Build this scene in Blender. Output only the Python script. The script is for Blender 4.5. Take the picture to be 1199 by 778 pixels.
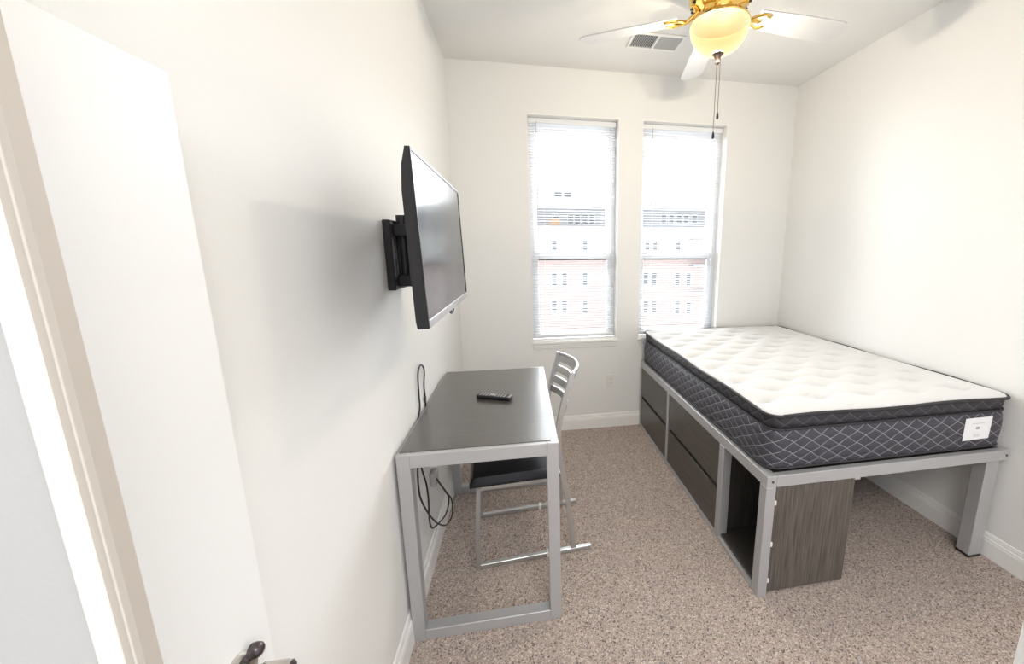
import bpy, bmesh, math, random
from mathutils import Vector, Matrix
random.seed(7)
for o in list(bpy.data.objects): bpy.data.objects.remove(o, do_unlink=True)
sc = bpy.context.scene
COL = sc.collection
PI = math.pi

# ------------------------------------------------------------------ camera
cam_d = bpy.data.cameras.new('camera'); cam = bpy.data.objects.new('camera', cam_d); COL.objects.link(cam)
yaw, pit, rol = 0.1755, 0.1846, -0.0009
cy, sy, cp, sp = math.cos(yaw), math.sin(yaw), math.cos(pit), math.sin(pit)
fwd = Vector((sy*cp, cy*cp, -sp)); rt = Vector((cy, -sy, 0)); up = rt.cross(fwd)
r2 = rt*math.cos(rol) + up*math.sin(rol); u2 = up*math.cos(rol) - rt*math.sin(rol)
cam.matrix_world = Matrix(((r2.x, u2.x, -fwd.x, 0), (r2.y, u2.y, -fwd.y, 0), (r2.z, u2.z, -fwd.z, 1.58), (0, 0, 0, 1)))
cam_d.sensor_fit = 'HORIZONTAL'; cam_d.sensor_width = 36.0
cam_d.lens = 36.0*450.6/1199; cam_d.shift_x = (599.5-690.7)/1199; cam_d.shift_y = (377-389)/1199
cam_d.clip_start = 0.02; cam_d.clip_end = 300
sc.camera = cam

# ------------------------------------------------------------------ light
WORLD_BASE, WORLD_LOBE = 0.64, 9.0
w = bpy.data.worlds.new('overcast_sky'); sc.world = w; w.use_nodes = True
nt = w.node_tree; nt.nodes.clear()
out = nt.nodes.new('ShaderNodeOutputWorld'); bg = nt.nodes.new('ShaderNodeBackground')
tc = nt.nodes.new('ShaderNodeTexCoord'); sep = nt.nodes.new('ShaderNodeSeparateXYZ')
nt.links.new(tc.outputs['Generated'], sep.inputs[0])
mr = nt.nodes.new('ShaderNodeMapRange'); mr.interpolation_type = 'SMOOTHSTEP'
mr.inputs['From Min'].default_value = -0.1; mr.inputs['From Max'].default_value = 0.9
mr.inputs['To Min'].default_value = WORLD_BASE; mr.inputs['To Max'].default_value = WORLD_BASE+WORLD_LOBE
nt.links.new(sep.outputs['Y'], mr.inputs['Value'])
bg.inputs['Color'].default_value = (0.95, 0.975, 1.0, 1)
nt.links.new(mr.outputs[0], bg.inputs['Strength']); nt.links.new(bg.outputs[0], out.inputs[0])
def add_light(name, kind, loc, energy, color=(1, 1, 1), size=0.2, rot=None, size_y=None):
    d = bpy.data.lights.new(name, kind); d.energy = energy; d.color = color
    if kind == 'AREA':
        d.size = size
        if size_y: d.shape = 'RECTANGLE'; d.size_y = size_y
    elif kind == 'POINT': d.shadow_soft_size = size
    o = bpy.data.objects.new(name, d); o.location = loc
    if rot: o.rotation_euler = rot
    COL.objects.link(o); return o
add_light('unseen_hall_fill', 'AREA', (0.6, -0.9, 2.85), 24, (1.0, 0.97, 0.93), 1.0)  # added fill from behind the camera; no known lamp there
sc.view_settings.view_transform = 'Standard'; sc.view_settings.look = 'None'
sc.view_settings.gamma = 1.0; sc.view_settings.use_curve_mapping = False
sc.view_settings.exposure = 1.15

# ------------------------------------------------------------------ materials
def mat(name, color, rough=0.5, metal=0.0, spec=0.5, bump=0.0, bscale=60, var=0.0, vscale=8, stretch=(1, 1, 1), coat=0.0):
    m = bpy.data.materials.new(name); m.use_nodes = True
    t = m.node_tree; b = t.nodes['Principled BSDF']
    b.inputs['Base Color'].default_value = (*color, 1); b.inputs['Roughness'].default_value = rough
    b.inputs['Metallic'].default_value = metal; b.inputs['Specular IOR Level'].default_value = spec
    b.inputs['Coat Weight'].default_value = coat
    tc = t.nodes.new('ShaderNodeTexCoord'); mp = t.nodes.new('ShaderNodeMapping'); mp.inputs['Scale'].default_value = stretch
    t.links.new(tc.outputs['Object'], mp.inputs['Vector'])
    if bump:
        n = t.nodes.new('ShaderNodeTexNoise'); n.inputs['Scale'].default_value = bscale; n.inputs['Detail'].default_value = 3
        t.links.new(mp.outputs[0], n.inputs['Vector'])
        bp = t.nodes.new('ShaderNodeBump'); bp.inputs['Strength'].default_value = bump; bp.inputs['Distance'].default_value = 0.002
        t.links.new(n.outputs['Fac'], bp.inputs['Height']); t.links.new(bp.outputs[0], b.inputs['Normal'])
    if var:
        n = t.nodes.new('ShaderNodeTexNoise'); n.inputs['Scale'].default_value = vscale; n.inputs['Detail'].default_value = 4
        t.links.new(mp.outputs[0], n.inputs['Vector'])
        r = t.nodes.new('ShaderNodeValToRGB')
        r.color_ramp.elements[0].position = 0.3; r.color_ramp.elements[1].position = 0.7
        r.color_ramp.elements[0].color = (*[c*(1-var) for c in color], 1)
        r.color_ramp.elements[1].color = (*[min(1, c*(1+var)) for c in color], 1)
        t.links.new(n.outputs['Fac'], r.inputs[0]); t.links.new(r.outputs[0], b.inputs['Base Color'])
    return m
M = {}
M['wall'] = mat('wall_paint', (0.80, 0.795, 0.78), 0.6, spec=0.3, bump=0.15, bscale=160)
M['ceil'] = mat('ceiling_paint', (0.80, 0.79, 0.77), 0.8, spec=0.2, bump=0.3, bscale=120)
M['trim'] = mat('white_trim_paint', (0.86, 0.85, 0.83), 0.35, bump=0.03, bscale=40)
M['vinyl'] = mat('white_window_vinyl', (0.84, 0.85, 0.87), 0.35, bump=0.02, bscale=40)
M['door'] = mat('white_door_paint', (0.84, 0.84, 0.84), 0.4, bump=0.05, bscale=80)
M['jamb'] = mat('taupe_door_stop', (0.44, 0.40, 0.355), 0.5, bump=0.05, bscale=90)
M['strip'] = mat('pale_weatherstrip', (0.60, 0.56, 0.51), 0.5, bump=0.02, bscale=60)
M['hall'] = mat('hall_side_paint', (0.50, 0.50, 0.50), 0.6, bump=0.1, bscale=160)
M['silver'] = mat('silver_powder_coat', (0.47, 0.47, 0.48), 0.38, metal=0.35, bump=0.12, bscale=700)
M['chairmetal'] = mat('satin_steel', (0.50, 0.50, 0.50), 0.3, metal=0.75, bump=0.03, bscale=300)
M['vinylblack'] = mat('black_vinyl', (0.008, 0.008, 0.012), 0.30, spec=0.35, bump=0.08, bscale=250)
M['black'] = mat('black_plastic', (0.012, 0.011, 0.013), 0.4, bump=0.1, bscale=300)
M['blackmetal'] = mat('black_steel', (0.010, 0.009, 0.011), 0.45, bump=0.1, bscale=300)
M['rubber'] = mat('black_cable_rubber', (0.015, 0.015, 0.017), 0.5, bump=0.05, bscale=300)
M['brass'] = mat('polished_brass', (0.86, 0.58, 0.16), 0.14, metal=1.0, bump=0.02, bscale=60)
M['darkbrass'] = mat('bronze_finial', (0.16, 0.12, 0.10), 0.35, metal=0.8, bump=0.03, bscale=80)
M['nickel'] = mat('satin_nickel', (0.60, 0.57, 0.53), 0.25, metal=1.0, bump=0.03, bscale=200)
M['darknickel'] = mat('dark_nickel_turn', (0.10, 0.085, 0.09), 0.3, metal=0.8, bump=0.03, bscale=200)
M['blade'] = mat('white_fan_blade', (0.62, 0.62, 0.63), 0.35, bump=0.03, bscale=60)
M['plate'] = mat('white_outlet_plastic', (0.80, 0.78, 0.74), 0.35, bump=0.02, bscale=60)
M['slot'] = mat('dark_slot', (0.05, 0.05, 0.05), 0.6, bump=0.02, bscale=60)
M['glaremask'] = mat('glare_mask_black', (0.006, 0.005, 0.004), 0.6, spec=0.05, bump=0.02, bscale=60)  # near-black so the bulbs' glare stays hidden inside the bowl
M['grey'] = mat('grey_adapter', (0.42, 0.42, 0.42), 0.5, bump=0.05, bscale=100)
M['label'] = mat('white_label', (0.86, 0.86, 0.87), 0.5, bump=0.02, bscale=100)
M['print'] = mat('grey_print', (0.35, 0.35, 0.37), 0.6, bump=0.02, bscale=100)
M['paleprint'] = mat('pale_print', (0.62, 0.62, 0.65), 0.6, bump=0.02, bscale=100)
M['tvsilver'] = mat('silver_bezel', (0.34, 0.34, 0.35), 0.3, metal=0.7, bump=0.02, bscale=100)
M['ventgrey'] = mat('vent_louver', (0.50, 0.50, 0.51), 0.5, bump=0.02, bscale=60)
M['ventdark'] = mat('vent_duct_dark', (0.10, 0.10, 0.10), 0.8, bump=0.02, bscale=60)
M['piping'] = mat('black_piping', (0.028, 0.026, 0.030), 0.6, bump=0.2, bscale=300)
M['bwhite'] = mat('pale_render', (0.84, 0.84, 0.84), 0.8, bump=0.1, bscale=1, var=0.03, vscale=.5)
M['bgrey'] = mat('grey_band', (0.52, 0.52, 0.56), 0.8, bump=0.1, bscale=1, var=0.03, vscale=.5)
M['bpane'] = mat('far_window_glass', (0.22, 0.24, 0.27), 0.3, var=0.1, vscale=.6)
M['borange'] = mat('orange_screen', (0.85, 0.50, 0.25), 0.8, var=0.05, vscale=1)
M['ground'] = mat('pale_ground', (0.6, 0.6, 0.58), 0.9, var=0.1, vscale=.2)

def screen_mat():
    m = mat('tv_glass', (0.012, 0.012, 0.014), 0.16, spec=0.32)
    m.node_tree.nodes['Principled BSDF'].inputs['Coat Roughness'].default_value = 0.12
    return m
M['screen'] = screen_mat()

def glass_mat():
    m = bpy.data.materials.new('window_glass'); m.use_nodes = True; t = m.node_tree; t.nodes.clear()
    o = t.nodes.new('ShaderNodeOutputMaterial'); tr = t.nodes.new('ShaderNodeBsdfTransparent'); gl = t.nodes.new('ShaderNodeBsdfGlossy')
    tr.inputs[0].default_value = (0.97, 0.98, 0.98, 1); gl.inputs['Roughness'].default_value = 0.02
    mx = t.nodes.new('ShaderNodeMixShader'); fr = t.nodes.new('ShaderNodeFresnel'); fr.inputs[0].default_value = 1.35
    t.links.new(fr.outputs[0], mx.inputs[0]); t.links.new(tr.outputs[0], mx.inputs[1]); t.links.new(gl.outputs[0], mx.inputs[2])
    t.links.new(mx.outputs[0], o.inputs[0]); return m
M['glass'] = glass_mat()

def slat_mat():
    m = mat('white_blind_slat', (0.88, 0.89, 0.91), 0.4, bump=0.02, bscale=80)
    b = m.node_tree.nodes['Principled BSDF']; t = m.node_tree
    tl = t.nodes.new('ShaderNodeBsdfTranslucent'); tl.inputs[0].default_value = (0.85, 0.87, 0.9, 1)
    mx = t.nodes.new('ShaderNodeMixShader'); mx.inputs[0].default_value = 0.35
    o = [n for n in t.nodes if n.type == 'OUTPUT_MATERIAL'][0]
    t.links.new(b.outputs[0], mx.inputs[1]); t.links.new(tl.outputs[0], mx.inputs[2]); t.links.new(mx.outputs[0], o.inputs[0])
    return m
M['slat'] = slat_mat()

def bowl_mat():
    m = bpy.data.materials.new('frosted_lamp_glass'); m.use_nodes = True; t = m.node_tree
    b = t.nodes['Principled BSDF']; b.inputs['Base Color'].default_value = (0.004, 0.003, 0.0012, 1); b.inputs['Specular IOR Level'].default_value = 0.08; b.inputs['Roughness'].default_value = 0.5
    lw = t.nodes.new('ShaderNodeLayerWeight'); lw.inputs[0].default_value = 0.45
    r = t.nodes.new('ShaderNodeValToRGB')
    r.color_ramp.elements[0].position = 0.05; r.color_ramp.elements[0].color = (1.0, 0.60, 0.22, 1)
    r.color_ramp.elements[1].position = 0.75; r.color_ramp.elements[1].color = (1.0, 0.93, 0.55, 1)
    t.links.new(lw.outputs['Facing'], r.inputs[0])
    t.links.new(r.outputs[0], b.inputs['Emission Color']); b.inputs['Emission Strength'].default_value = 0.52
    # frosted glass lets the bulb's light through
    tr = t.nodes.new('ShaderNodeBsdfTransparent'); tr.inputs[0].default_value = (1.0, 0.90, 0.72, 1)
    mx = t.nodes.new('ShaderNodeMixShader'); mx.inputs[0].default_value = 0.16
    o = [n for n in t.nodes if n.type == 'OUTPUT_MATERIAL'][0]
    t.links.new(b.outputs[0], mx.inputs[1]); t.links.new(tr.outputs[0], mx.inputs[2]); t.links.new(mx.outputs[0], o.inputs[0])
    return m
M['bowl'] = bowl_mat()

def carpet_mat():
    m = bpy.data.materials.new('speckled_carpet'); m.use_nodes = True; t = m.node_tree; b = t.nodes['Principled BSDF']
    b.inputs['Roughness'].default_value = 0.95; b.inputs['Specular IOR Level'].default_value = 0.1
    tc = t.nodes.new('ShaderNodeTexCoord')
    v = t.nodes.new('ShaderNodeTexVoronoi'); v.inputs['Scale'].default_value = 210; v.inputs['Randomness'].default_value = 1
    wn = t.nodes.new('ShaderNodeTexNoise'); wn.inputs['Scale'].default_value = 60; wn.inputs['Detail'].default_value = 2
    ad = t.nodes.new('ShaderNodeMixRGB'); ad.blend_type = 'ADD'; ad.inputs[0].default_value = 0.012
    t.links.new(tc.outputs['Object'], wn.inputs['Vector']); t.links.new(tc.outputs['Object'], ad.inputs[1]); t.links.new(wn.outputs['Color'], ad.inputs[2])
    t.links.new(ad.outputs[0], v.inputs['Vector'])
    s = t.nodes.new('ShaderNodeSeparateColor'); t.links.new(v.outputs['Color'], s.inputs[0])
    r = t.nodes.new('ShaderNodeValToRGB'); r.color_ramp.interpolation = 'CONSTANT'
    cols = [(0.0, (0.16, 0.13, 0.12)), (0.10, (0.34, 0.27, 0.235)), (0.30, (0.45, 0.37, 0.325)), (0.5, (0.40, 0.35, 0.285)),
            (0.64, (0.54, 0.455, 0.41)), (0.80, (0.45, 0.345, 0.325)), (0.90, (0.64, 0.57, 0.505)), (0.96, (0.29, 0.275, 0.30))]
    e = r.color_ramp.elements
    e[0].position, e[0].color = cols[0][0], (*cols[0][1], 1); e[1].position, e[1].color = cols[1][0], (*cols[1][1], 1)
    for p, c in cols[2:]:
        q = e.new(p); q.color = (*c, 1)
    t.links.new(s.outputs[0], r.inputs[0])
    n2 = t.nodes.new('ShaderNodeTexNoise'); n2.inputs['Scale'].default_value = 330; n2.inputs['Detail'].default_value = 2
    t.links.new(tc.outputs['Object'], n2.inputs['Vector'])
    mr = t.nodes.new('ShaderNodeMapRange'); mr.inputs['From Min'].default_value = .3; mr.inputs['From Max'].default_value = .7
    mr.inputs['To Min'].default_value = 0.75; mr.inputs['To Max'].default_value = 1.3
    t.links.new(n2.outputs['Fac'], mr.inputs['Value'])
    mu = t.nodes.new('ShaderNodeMixRGB'); mu.blend_type = 'MULTIPLY'; mu.inputs[0].default_value = 1
    t.links.new(r.outputs[0], mu.inputs[1]); t.links.new(mr.outputs[0], mu.inputs[2]); t.links.new(mu.outputs[0], b.inputs['Base Color'])
    bp = t.nodes.new('ShaderNodeBump'); bp.inputs['Strength'].default_value = 0.5; bp.inputs['Distance'].default_value = 0.004
    t.links.new(v.outputs['Distance'], bp.inputs['Height']); t.links.new(bp.outputs[0], b.inputs['Normal'])
    return m
M['carpet'] = carpet_mat()

def wood_mat(name, dark, light, scale, rough, spec=0.5, coat=0.0):
    """dark laminate with fine streaks; scale = mapping scale (small along the grain)"""
    m = bpy.data.materials.new(name); m.use_nodes = True; t = m.node_tree; b = t.nodes['Principled BSDF']
    b.inputs['Roughness'].default_value = rough; b.inputs['Specular IOR Level'].default_value = spec
    tc = t.nodes.new('ShaderNodeTexCoord'); mp = t.nodes.new('ShaderNodeMapping'); mp.inputs['Scale'].default_value = scale
    n = t.nodes.new('ShaderNodeTexNoise'); n.inputs['Scale'].default_value = 1; n.inputs['Detail'].default_value = 5; n.inputs['Roughness'].default_value = 0.65
    r = t.nodes.new('ShaderNodeValToRGB')
    r.color_ramp.elements[0].position = 0.32; r.color_ramp.elements[0].color = (*dark, 1)
    r.color_ramp.elements[1].position = 0.68; r.color_ramp.elements[1].color = (*light, 1)
    t.links.new(tc.outputs['Object'], mp.inputs[0]); t.links.new(mp.outputs[0], n.inputs['Vector'])
    t.links.new(n.outputs['Fac'], r.inputs[0]); t.links.new(r.outputs[0], b.inputs['Base Color'])
    b.inputs['Coat Weight'].default_value = coat; b.inputs['Coat Roughness'].default_value = 0.2
    bp = t.nodes.new('ShaderNodeBump'); bp.inputs['Strength'].default_value = 0.08; bp.inputs['Distance'].default_value = 0.001
    t.links.new(n.outputs['Fac'], bp.inputs['Height']); t.links.new(bp.outputs[0], b.inputs['Normal'])
    return m
M['desktop'] = wood_mat('dark_desk_laminate', (0.052, 0.048, 0.045), (0.085, 0.078, 0.072), (7, 200, 7), 0.30, 0.6, 0.7)
M['drawer'] = wood_mat('dark_drawer_laminate', (0.042, 0.038, 0.034), (0.10, 0.09, 0.08), (150, 5, 150), 0.3)
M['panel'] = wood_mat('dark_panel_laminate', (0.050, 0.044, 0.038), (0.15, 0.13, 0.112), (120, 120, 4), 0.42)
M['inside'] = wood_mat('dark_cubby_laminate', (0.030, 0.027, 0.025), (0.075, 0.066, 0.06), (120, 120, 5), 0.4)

def quilt_mat(name, base, thread, cw, ch, wave=0.12, width=0.045):
    """diamond quilting from the UV map: u runs along the side, v up it (metres)"""
    m = bpy.data.materials.new(name); m.use_nodes = True; t = m.node_tree; b = t.nodes['Principled BSDF']
    b.inputs['Roughness'].default_value = 0.55; b.inputs['Specular IOR Level'].default_value = 0.35
    uv = t.nodes.new('ShaderNodeUVMap'); uv.uv_map = 'UVMap'
    s = t.nodes.new('ShaderNodeSeparateXYZ'); t.links.new(uv.outputs[0], s.inputs[0])
    def mth(op, a, b_=None):
        n = t.nodes.new('ShaderNodeMath'); n.operation = op
        for i, x in enumerate((a, b_)):
            if x is None: continue
            if isinstance(x, (int, float)): n.inputs[i].default_value = x
            else: t.links.new(x, n.inputs[i])
        return n.outputs[0]
    u = mth('DIVIDE', s.outputs['X'], cw); v = mth('DIVIDE', s.outputs['Y'], ch)
    wob = mth('MULTIPLY', mth('SINE', mth('MULTIPLY', v, 2*PI)), wave*0.5)
    wob2 = mth('MULTIPLY', mth('COSINE', mth('MULTIPLY', u, 2*PI)), wave*0.5)
    def line(sgn):
        e = mth('ADD', mth('ADD' if sgn > 0 else 'SUBTRACT', u, v), mth('ADD', wob, wob2) if sgn > 0 else mth('SUBTRACT', wob, wob2))
        f = mth('FRACT', e); d = mth('ABSOLUTE', mth('SUBTRACT', f, 0.5))
        return mth('SUBTRACT', 0.5, d)          # 0 on the stitch
    d = mth('MINIMUM', line(1), line(-1))
    mr = t.nodes.new('ShaderNodeMapRange'); mr.inputs['From Min'].default_value = width*0.5; mr.inputs['From Max'].default_value = width
    mr.inputs['To Min'].default_value = 1; mr.inputs['To Max'].default_value = 0
    t.links.new(d, mr.inputs['Value'])
    nz = t.nodes.new('ShaderNodeTexNoise'); nz.inputs['Scale'].default_value = 500
    t.links.new(uv.outputs[0], nz.inputs['Vector'])
    rp = t.nodes.new('ShaderNodeValToRGB'); rp.color_ramp.elements[0].color = (*[c*0.75 for c in base], 1); rp.color_ramp.elements[1].color = (*[c*1.25 for c in base], 1)
    t.links.new(nz.outputs['Fac'], rp.inputs[0])
    mx = t.nodes.new('ShaderNodeMixRGB'); mx.inputs[2].default_value = (*thread, 1)
    t.links.new(mr.outputs[0], mx.inputs[0]); t.links.new(rp.outputs[0], mx.inputs[1]); t.links.new(mx.outputs[0], b.inputs['Base Color'])
    h = mth('POWER', mth('MULTIPLY', d, 2.0), 0.5)
    bp = t.nodes.new('ShaderNodeBump'); bp.inputs['Strength'].default_value = 0.6; bp.inputs['Distance'].default_value = 0.006
    t.links.new(h, bp.inputs['Height']); t.links.new(bp.outputs[0], b.inputs['Normal'])
    return m
M['quilt'] = quilt_mat('charcoal_quilted_side', (0.058, 0.056, 0.070), (0.34, 0.33, 0.36), 0.091, 0.055, 0.05, 0.034)
M['gusset'] = quilt_mat('dark_quilted_gusset', (0.034, 0.032, 0.038), (0.12, 0.11, 0.13), 0.091, 0.055, 0.05, 0.034)
M['ticking'] = mat('white_knit_ticking', (0.73, 0.73, 0.735), 0.85, spec=0.15, bump=0.25, bscale=220)

def brick_mat():
    m = bpy.data.materials.new('pale_brick'); m.use_nodes = True; t = m.node_tree; b = t.nodes['Principled BSDF']; b.inputs['Roughness'].default_value = 0.9
    tc = t.nodes.new('ShaderNodeTexCoord'); mp = t.nodes.new('ShaderNodeMapping'); mp.inputs['Rotation'].default_value = (PI/2, 0, 0)
    br = t.nodes.new('ShaderNodeTexBrick'); br.inputs['Scale'].default_value = 2.0
    br.inputs['Color1'].default_value = (0.70, 0.53, 0.51, 1); br.inputs['Color2'].default_value = (0.64, 0.47, 0.455, 1); br.inputs['Mortar'].default_value = (0.74, 0.66, 0.64, 1)
    t.links.new(tc.outputs['Object'], mp.inputs[0]); t.links.new(mp.outputs[0], br.inputs['Vector']); t.links.new(br.outputs['Color'], b.inputs['Base Color'])
    return m
M['brick'] = brick_mat()

# ------------------------------------------------------------------ mesh helpers
class MB:
    def __init__(s): s.bm = bmesh.new(); s.uv = None
    def box(s, x0, x1, y0, y1, z0, z1, bev=0.0, rot=None, piv=None, seg=1):
        r = bmesh.ops.create_cube(s.bm, size=1.0); vs = r['verts']
        for v in vs:
            v.co = Vector(((x0+x1)/2+v.co.x*(x1-x0), (y0+y1)/2+v.co.y*(y1-y0), (z0+z1)/2+v.co.z*(z1-z0)))
        if bev:
            es = list({e for v in vs for e in v.link_edges})
            g = bmesh.ops.bevel(s.bm, geom=es, offset=bev, segments=seg, affect='EDGES', profile=0.5)
            vs = list({v for f in g['faces'] for v in f.verts} | {v for v in vs if v.is_valid})
        if rot is not None:
            R_ = rot.to_3x3(); p = Vector(piv)
            for v in vs: v.co = R_ @ (v.co-p) + p
        return s
    def cyl(s, p0, p1, r0, r1=None, n=20, caps=True):
        r1 = r0 if r1 is None else r1
        p0, p1 = Vector(p0), Vector(p1); d = (p1-p0).normalized()
        a = d.orthogonal().normalized(); b = d.cross(a)
        A = [s.bm.verts.new(p0+(a*math.cos(2*PI*i/n)+b*math.sin(2*PI*i/n))*r0) for i in range(n)]
        B = [s.bm.verts.new(p1+(a*math.cos(2*PI*i/n)+b*math.sin(2*PI*i/n))*r1) for i in range(n)]
        for i in range(n):
            s.bm.faces.new((A[i], A[(i+1) % n], B[(i+1) % n], B[i]))
        if caps: s.bm.faces.new(A[::-1]); s.bm.faces.new(B)
        return s
    def lathe(s, prof, center, n=48, axis='Z', close=True):
        """prof: list of (r, h)"""
        c = Vector(center); rings = []
        for r, h in prof:
            ring = []
            for i in range(n):
                a = 2*PI*i/n
                if axis == 'Z': co = Vector((r*math.cos(a), r*math.sin(a), h))
                elif axis == 'X': co = Vector((h, r*math.cos(a), r*math.sin(a)))
                else: co = Vector((r*math.cos(a), h, r*math.sin(a)))
                ring.append(s.bm.verts.new(c+co))
            rings.append(ring)
        for A, B in zip(rings, rings[1:]):
            for i in range(n): s.bm.faces.new((A[i], A[(i+1) % n], B[(i+1) % n], B[i]))
        if close:
            s.bm.faces.new(rings[0][::-1]); s.bm.faces.new(rings[-1])
        return s
    def tube(s, pts, r, n=8, smooth=6):
        pts = [Vector(p) for p in pts]
        if smooth > 1:
            q = []; P = [pts[0]*2-pts[1]] + pts + [pts[-1]*2-pts[-2]]
            for i in range(1, len(P)-2):
                a, b, c, d = P[i-1], P[i], P[i+1], P[i+2]
                for k in range(smooth):
                    t_ = k/smooth
                    q.append(0.5*((2*b)+(c-a)*t_+(2*a-5*b+4*c-d)*t_*t_+(3*b-a-3*c+d)*t_**3))
            q.append(pts[-1]); pts = q
        prev = None; rings = []
        for i, p in enumerate(pts):
            d = (pts[min(i+1, len(pts)-1)]-pts[max(i-1, 0)]).normalized()
            if prev is None: a = d.orthogonal().normalized()
            else:
                a = (prev-d*prev.dot(d)); a = a.normalized() if a.length > 1e-6 else d.orthogonal().normalized()
            prev = a; b = d.cross(a)
            rings.append([s.bm.verts.new(p+(a*math.cos(2*PI*k/n)+b*math.sin(2*PI*k/n))*r) for k in range(n)])
        for A, B in zip(rings, rings[1:]):
            for k in range(n): s.bm.faces.new((A[k], A[(k+1) % n], B[(k+1) % n], B[k]))
        s.bm.faces.new(rings[0][::-1]); s.bm.faces.new(rings[-1]); return s
    def sweep_rect(s, pts, wdir, w_, th):
        """flat bar along pts: w_ across wdir, th in the plane"""
        pts = [Vector(p) for p in pts]; wd = Vector(wdir).normalized(); rings = []
        for i, p in enumerate(pts):
            d = (pts[min(i+1, len(pts)-1)]-pts[max(i-1, 0)]).normalized(); nn = d.cross(wd).normalized()
            rings.append([s.bm.verts.new(p+wd*a*w_/2+nn*b*th/2) for a, b in ((-1, -1), (1, -1), (1, 1), (-1, 1))])
        for A, B in zip(rings, rings[1:]):
            for k in range(4): s.bm.faces.new((A[k], A[(k+1) % 4], B[(k+1) % 4], B[k]))
        s.bm.faces.new(rings[0][::-1]); s.bm.faces.new(rings[-1]); return s
    def poly_prism(s, outline, z0, z1):
        """outline in x,y; extruded in z"""
        A = [s.bm.verts.new((x, y, z0)) for x, y in outline]; B = [s.bm.verts.new((x, y, z1)) for x, y in outline]; n = len(A)
        for i in range(n): s.bm.faces.new((A[i], A[(i+1) % n], B[(i+1) % n], B[i]))
        s.bm.faces.new(A[::-1]); s.bm.faces.new(B); return s
    def xform(s, m):
        bmesh.ops.transform(s.bm, matrix=m, verts=s.bm.verts); return s
    def build(s, name, m, parent=None, smooth=False, bevel=0.0):
        bmesh.ops.recalc_face_normals(s.bm, faces=s.bm.faces)
        me = bpy.data.meshes.new(name); s.bm.to_mesh(me); s.bm.free()
        o = bpy.data.objects.new(name, me); COL.objects.link(o); me.materials.append(M[m] if isinstance(m, str) else m)
        if smooth:
            for p in me.polygons: p.use_smooth = True
            if smooth == 'auto':
                me.set_sharp_from_angle(angle=math.radians(40))
        if bevel:
            b = o.modifiers.new('bevel', 'BEVEL'); b.width = bevel; b.segments = 2; b.limit_method = 'ANGLE'
        if parent: o.parent = parent; o.matrix_parent_inverse = parent.matrix_basis.inverted()
        return o
def empty(name, loc, rz=0.0):
    o = bpy.data.objects.new(name, None); o.location = loc; o.rotation_euler = (0, 0, rz); o.empty_display_size = 0.1
    COL.objects.link(o); return o
def tag(o, label, cat, group=None):
    o['label'] = label; o['category'] = cat
    if group: o['group'] = group
    return o
def struct(o, label=None, cat=None):
    o['kind'] = 'structure'
    if label: o['label'] = label
    if cat: o['category'] = cat
    return o

# ------------------------------------------------------------------ the room
XL, XR, YB, ZC = -0.4955, 2.3580, 3.1965, 2.935
struct(MB().box(-0.95, 2.6, -1.6, YB+0.3, -0.15, 0).build('floor', 'carpet'), 'brown speckled loop carpet floor of the bedroom', 'floor')
struct(MB().box(-0.95, 2.6, -1.6, YB+0.3, ZC, ZC+0.15).build('ceiling', 'ceil'), 'smooth white ceiling above the ceiling fan', 'ceiling')  # carried on over the unseen hall to cut light at the doorway
struct(MB().box(XL-0.15, XL, 0.290, YB+0.3, 0, ZC).build('wall_left', 'wall'), 'off-white left wall carrying the television', 'wall')
struct(MB().box(XR, XR+0.15, 0.20, YB+0.3, 0, ZC).build('wall_right', 'wall'), 'off-white right wall alongside the mattress', 'wall')
struct(MB().box(-0.95, -0.80, -1.6, 0.290, 0, ZC).build('wall_hall_blocker', 'hall'), 'unseen hall wall added beside the doorway to cut the light there', 'wall')  # added out of view, dims the strip beside the doorway
W1, W2, WZ0, WZ1 = (0.077, 0.807), (1.000, 1.740), 0.800, 2.602
b = MB(); YT = YB+0.26
b.box(XL-0.1, W1[0], YB, YT, 0, ZC); b.box(W1[0], W1[1], YB, YT, 0, WZ0); b.box(W1[0], W1[1], YB, YT, WZ1, ZC)
b.box(W1[1], W2[0], YB, YT, 0, ZC); b.box(W2[0], W2[1], YB, YT, 0, WZ0); b.box(W2[0], W2[1], YB, YT, WZ1, ZC); b.box(W2[1], XR+0.1, YB, YT, 0, ZC)
struct(b.build('wall_back', 'wall'), 'off-white back wall with the two windows', 'wall')

def baseboard(name, p0, p1, nrm, label):
    """profile swept from p0 to p1; nrm points into the room"""
    prof = [(0, 0), (0.016, 0), (0.016, 0.085), (0.0135, 0.092), (0.0135, 0.100), (0.009, 0.104), (0.009, 0.112), (0.005, 0.126), (0, 0.128)]
    m = MB(); p0, p1, n = Vector(p0), Vector(p1), Vector(nrm)
    A = [m.bm.verts.new(p0+n*a+Vector((0, 0, z))) for a, z in prof]; B = [m.bm.verts.new(p1+n*a+Vector((0, 0, z))) for a, z in prof]
    k = len(prof)
    for i in range(k): m.bm.faces.new((A[i], A[(i+1) % k], B[(i+1) % k], B[i]))
    m.bm.faces.new(A[::-1]); m.bm.faces.new(B)
    return struct(m.build(name, 'trim'), label, 'baseboard')
baseboard('baseboard_left', (XL, 0.66, 0), (XL, YB, 0), (1, 0, 0), 'white moulded baseboard along the left wall behind the desk')
baseboard('baseboard_back', (XL+.016, YB, 0), (XR-.016, YB, 0), (0, -1, 0), 'white moulded baseboard below the windows')
baseboard('baseboard_right', (XR, 0.35, 0), (XR, YB, 0), (-1, 0, 0), 'white moulded baseboard along the right wall under the bed')

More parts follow.
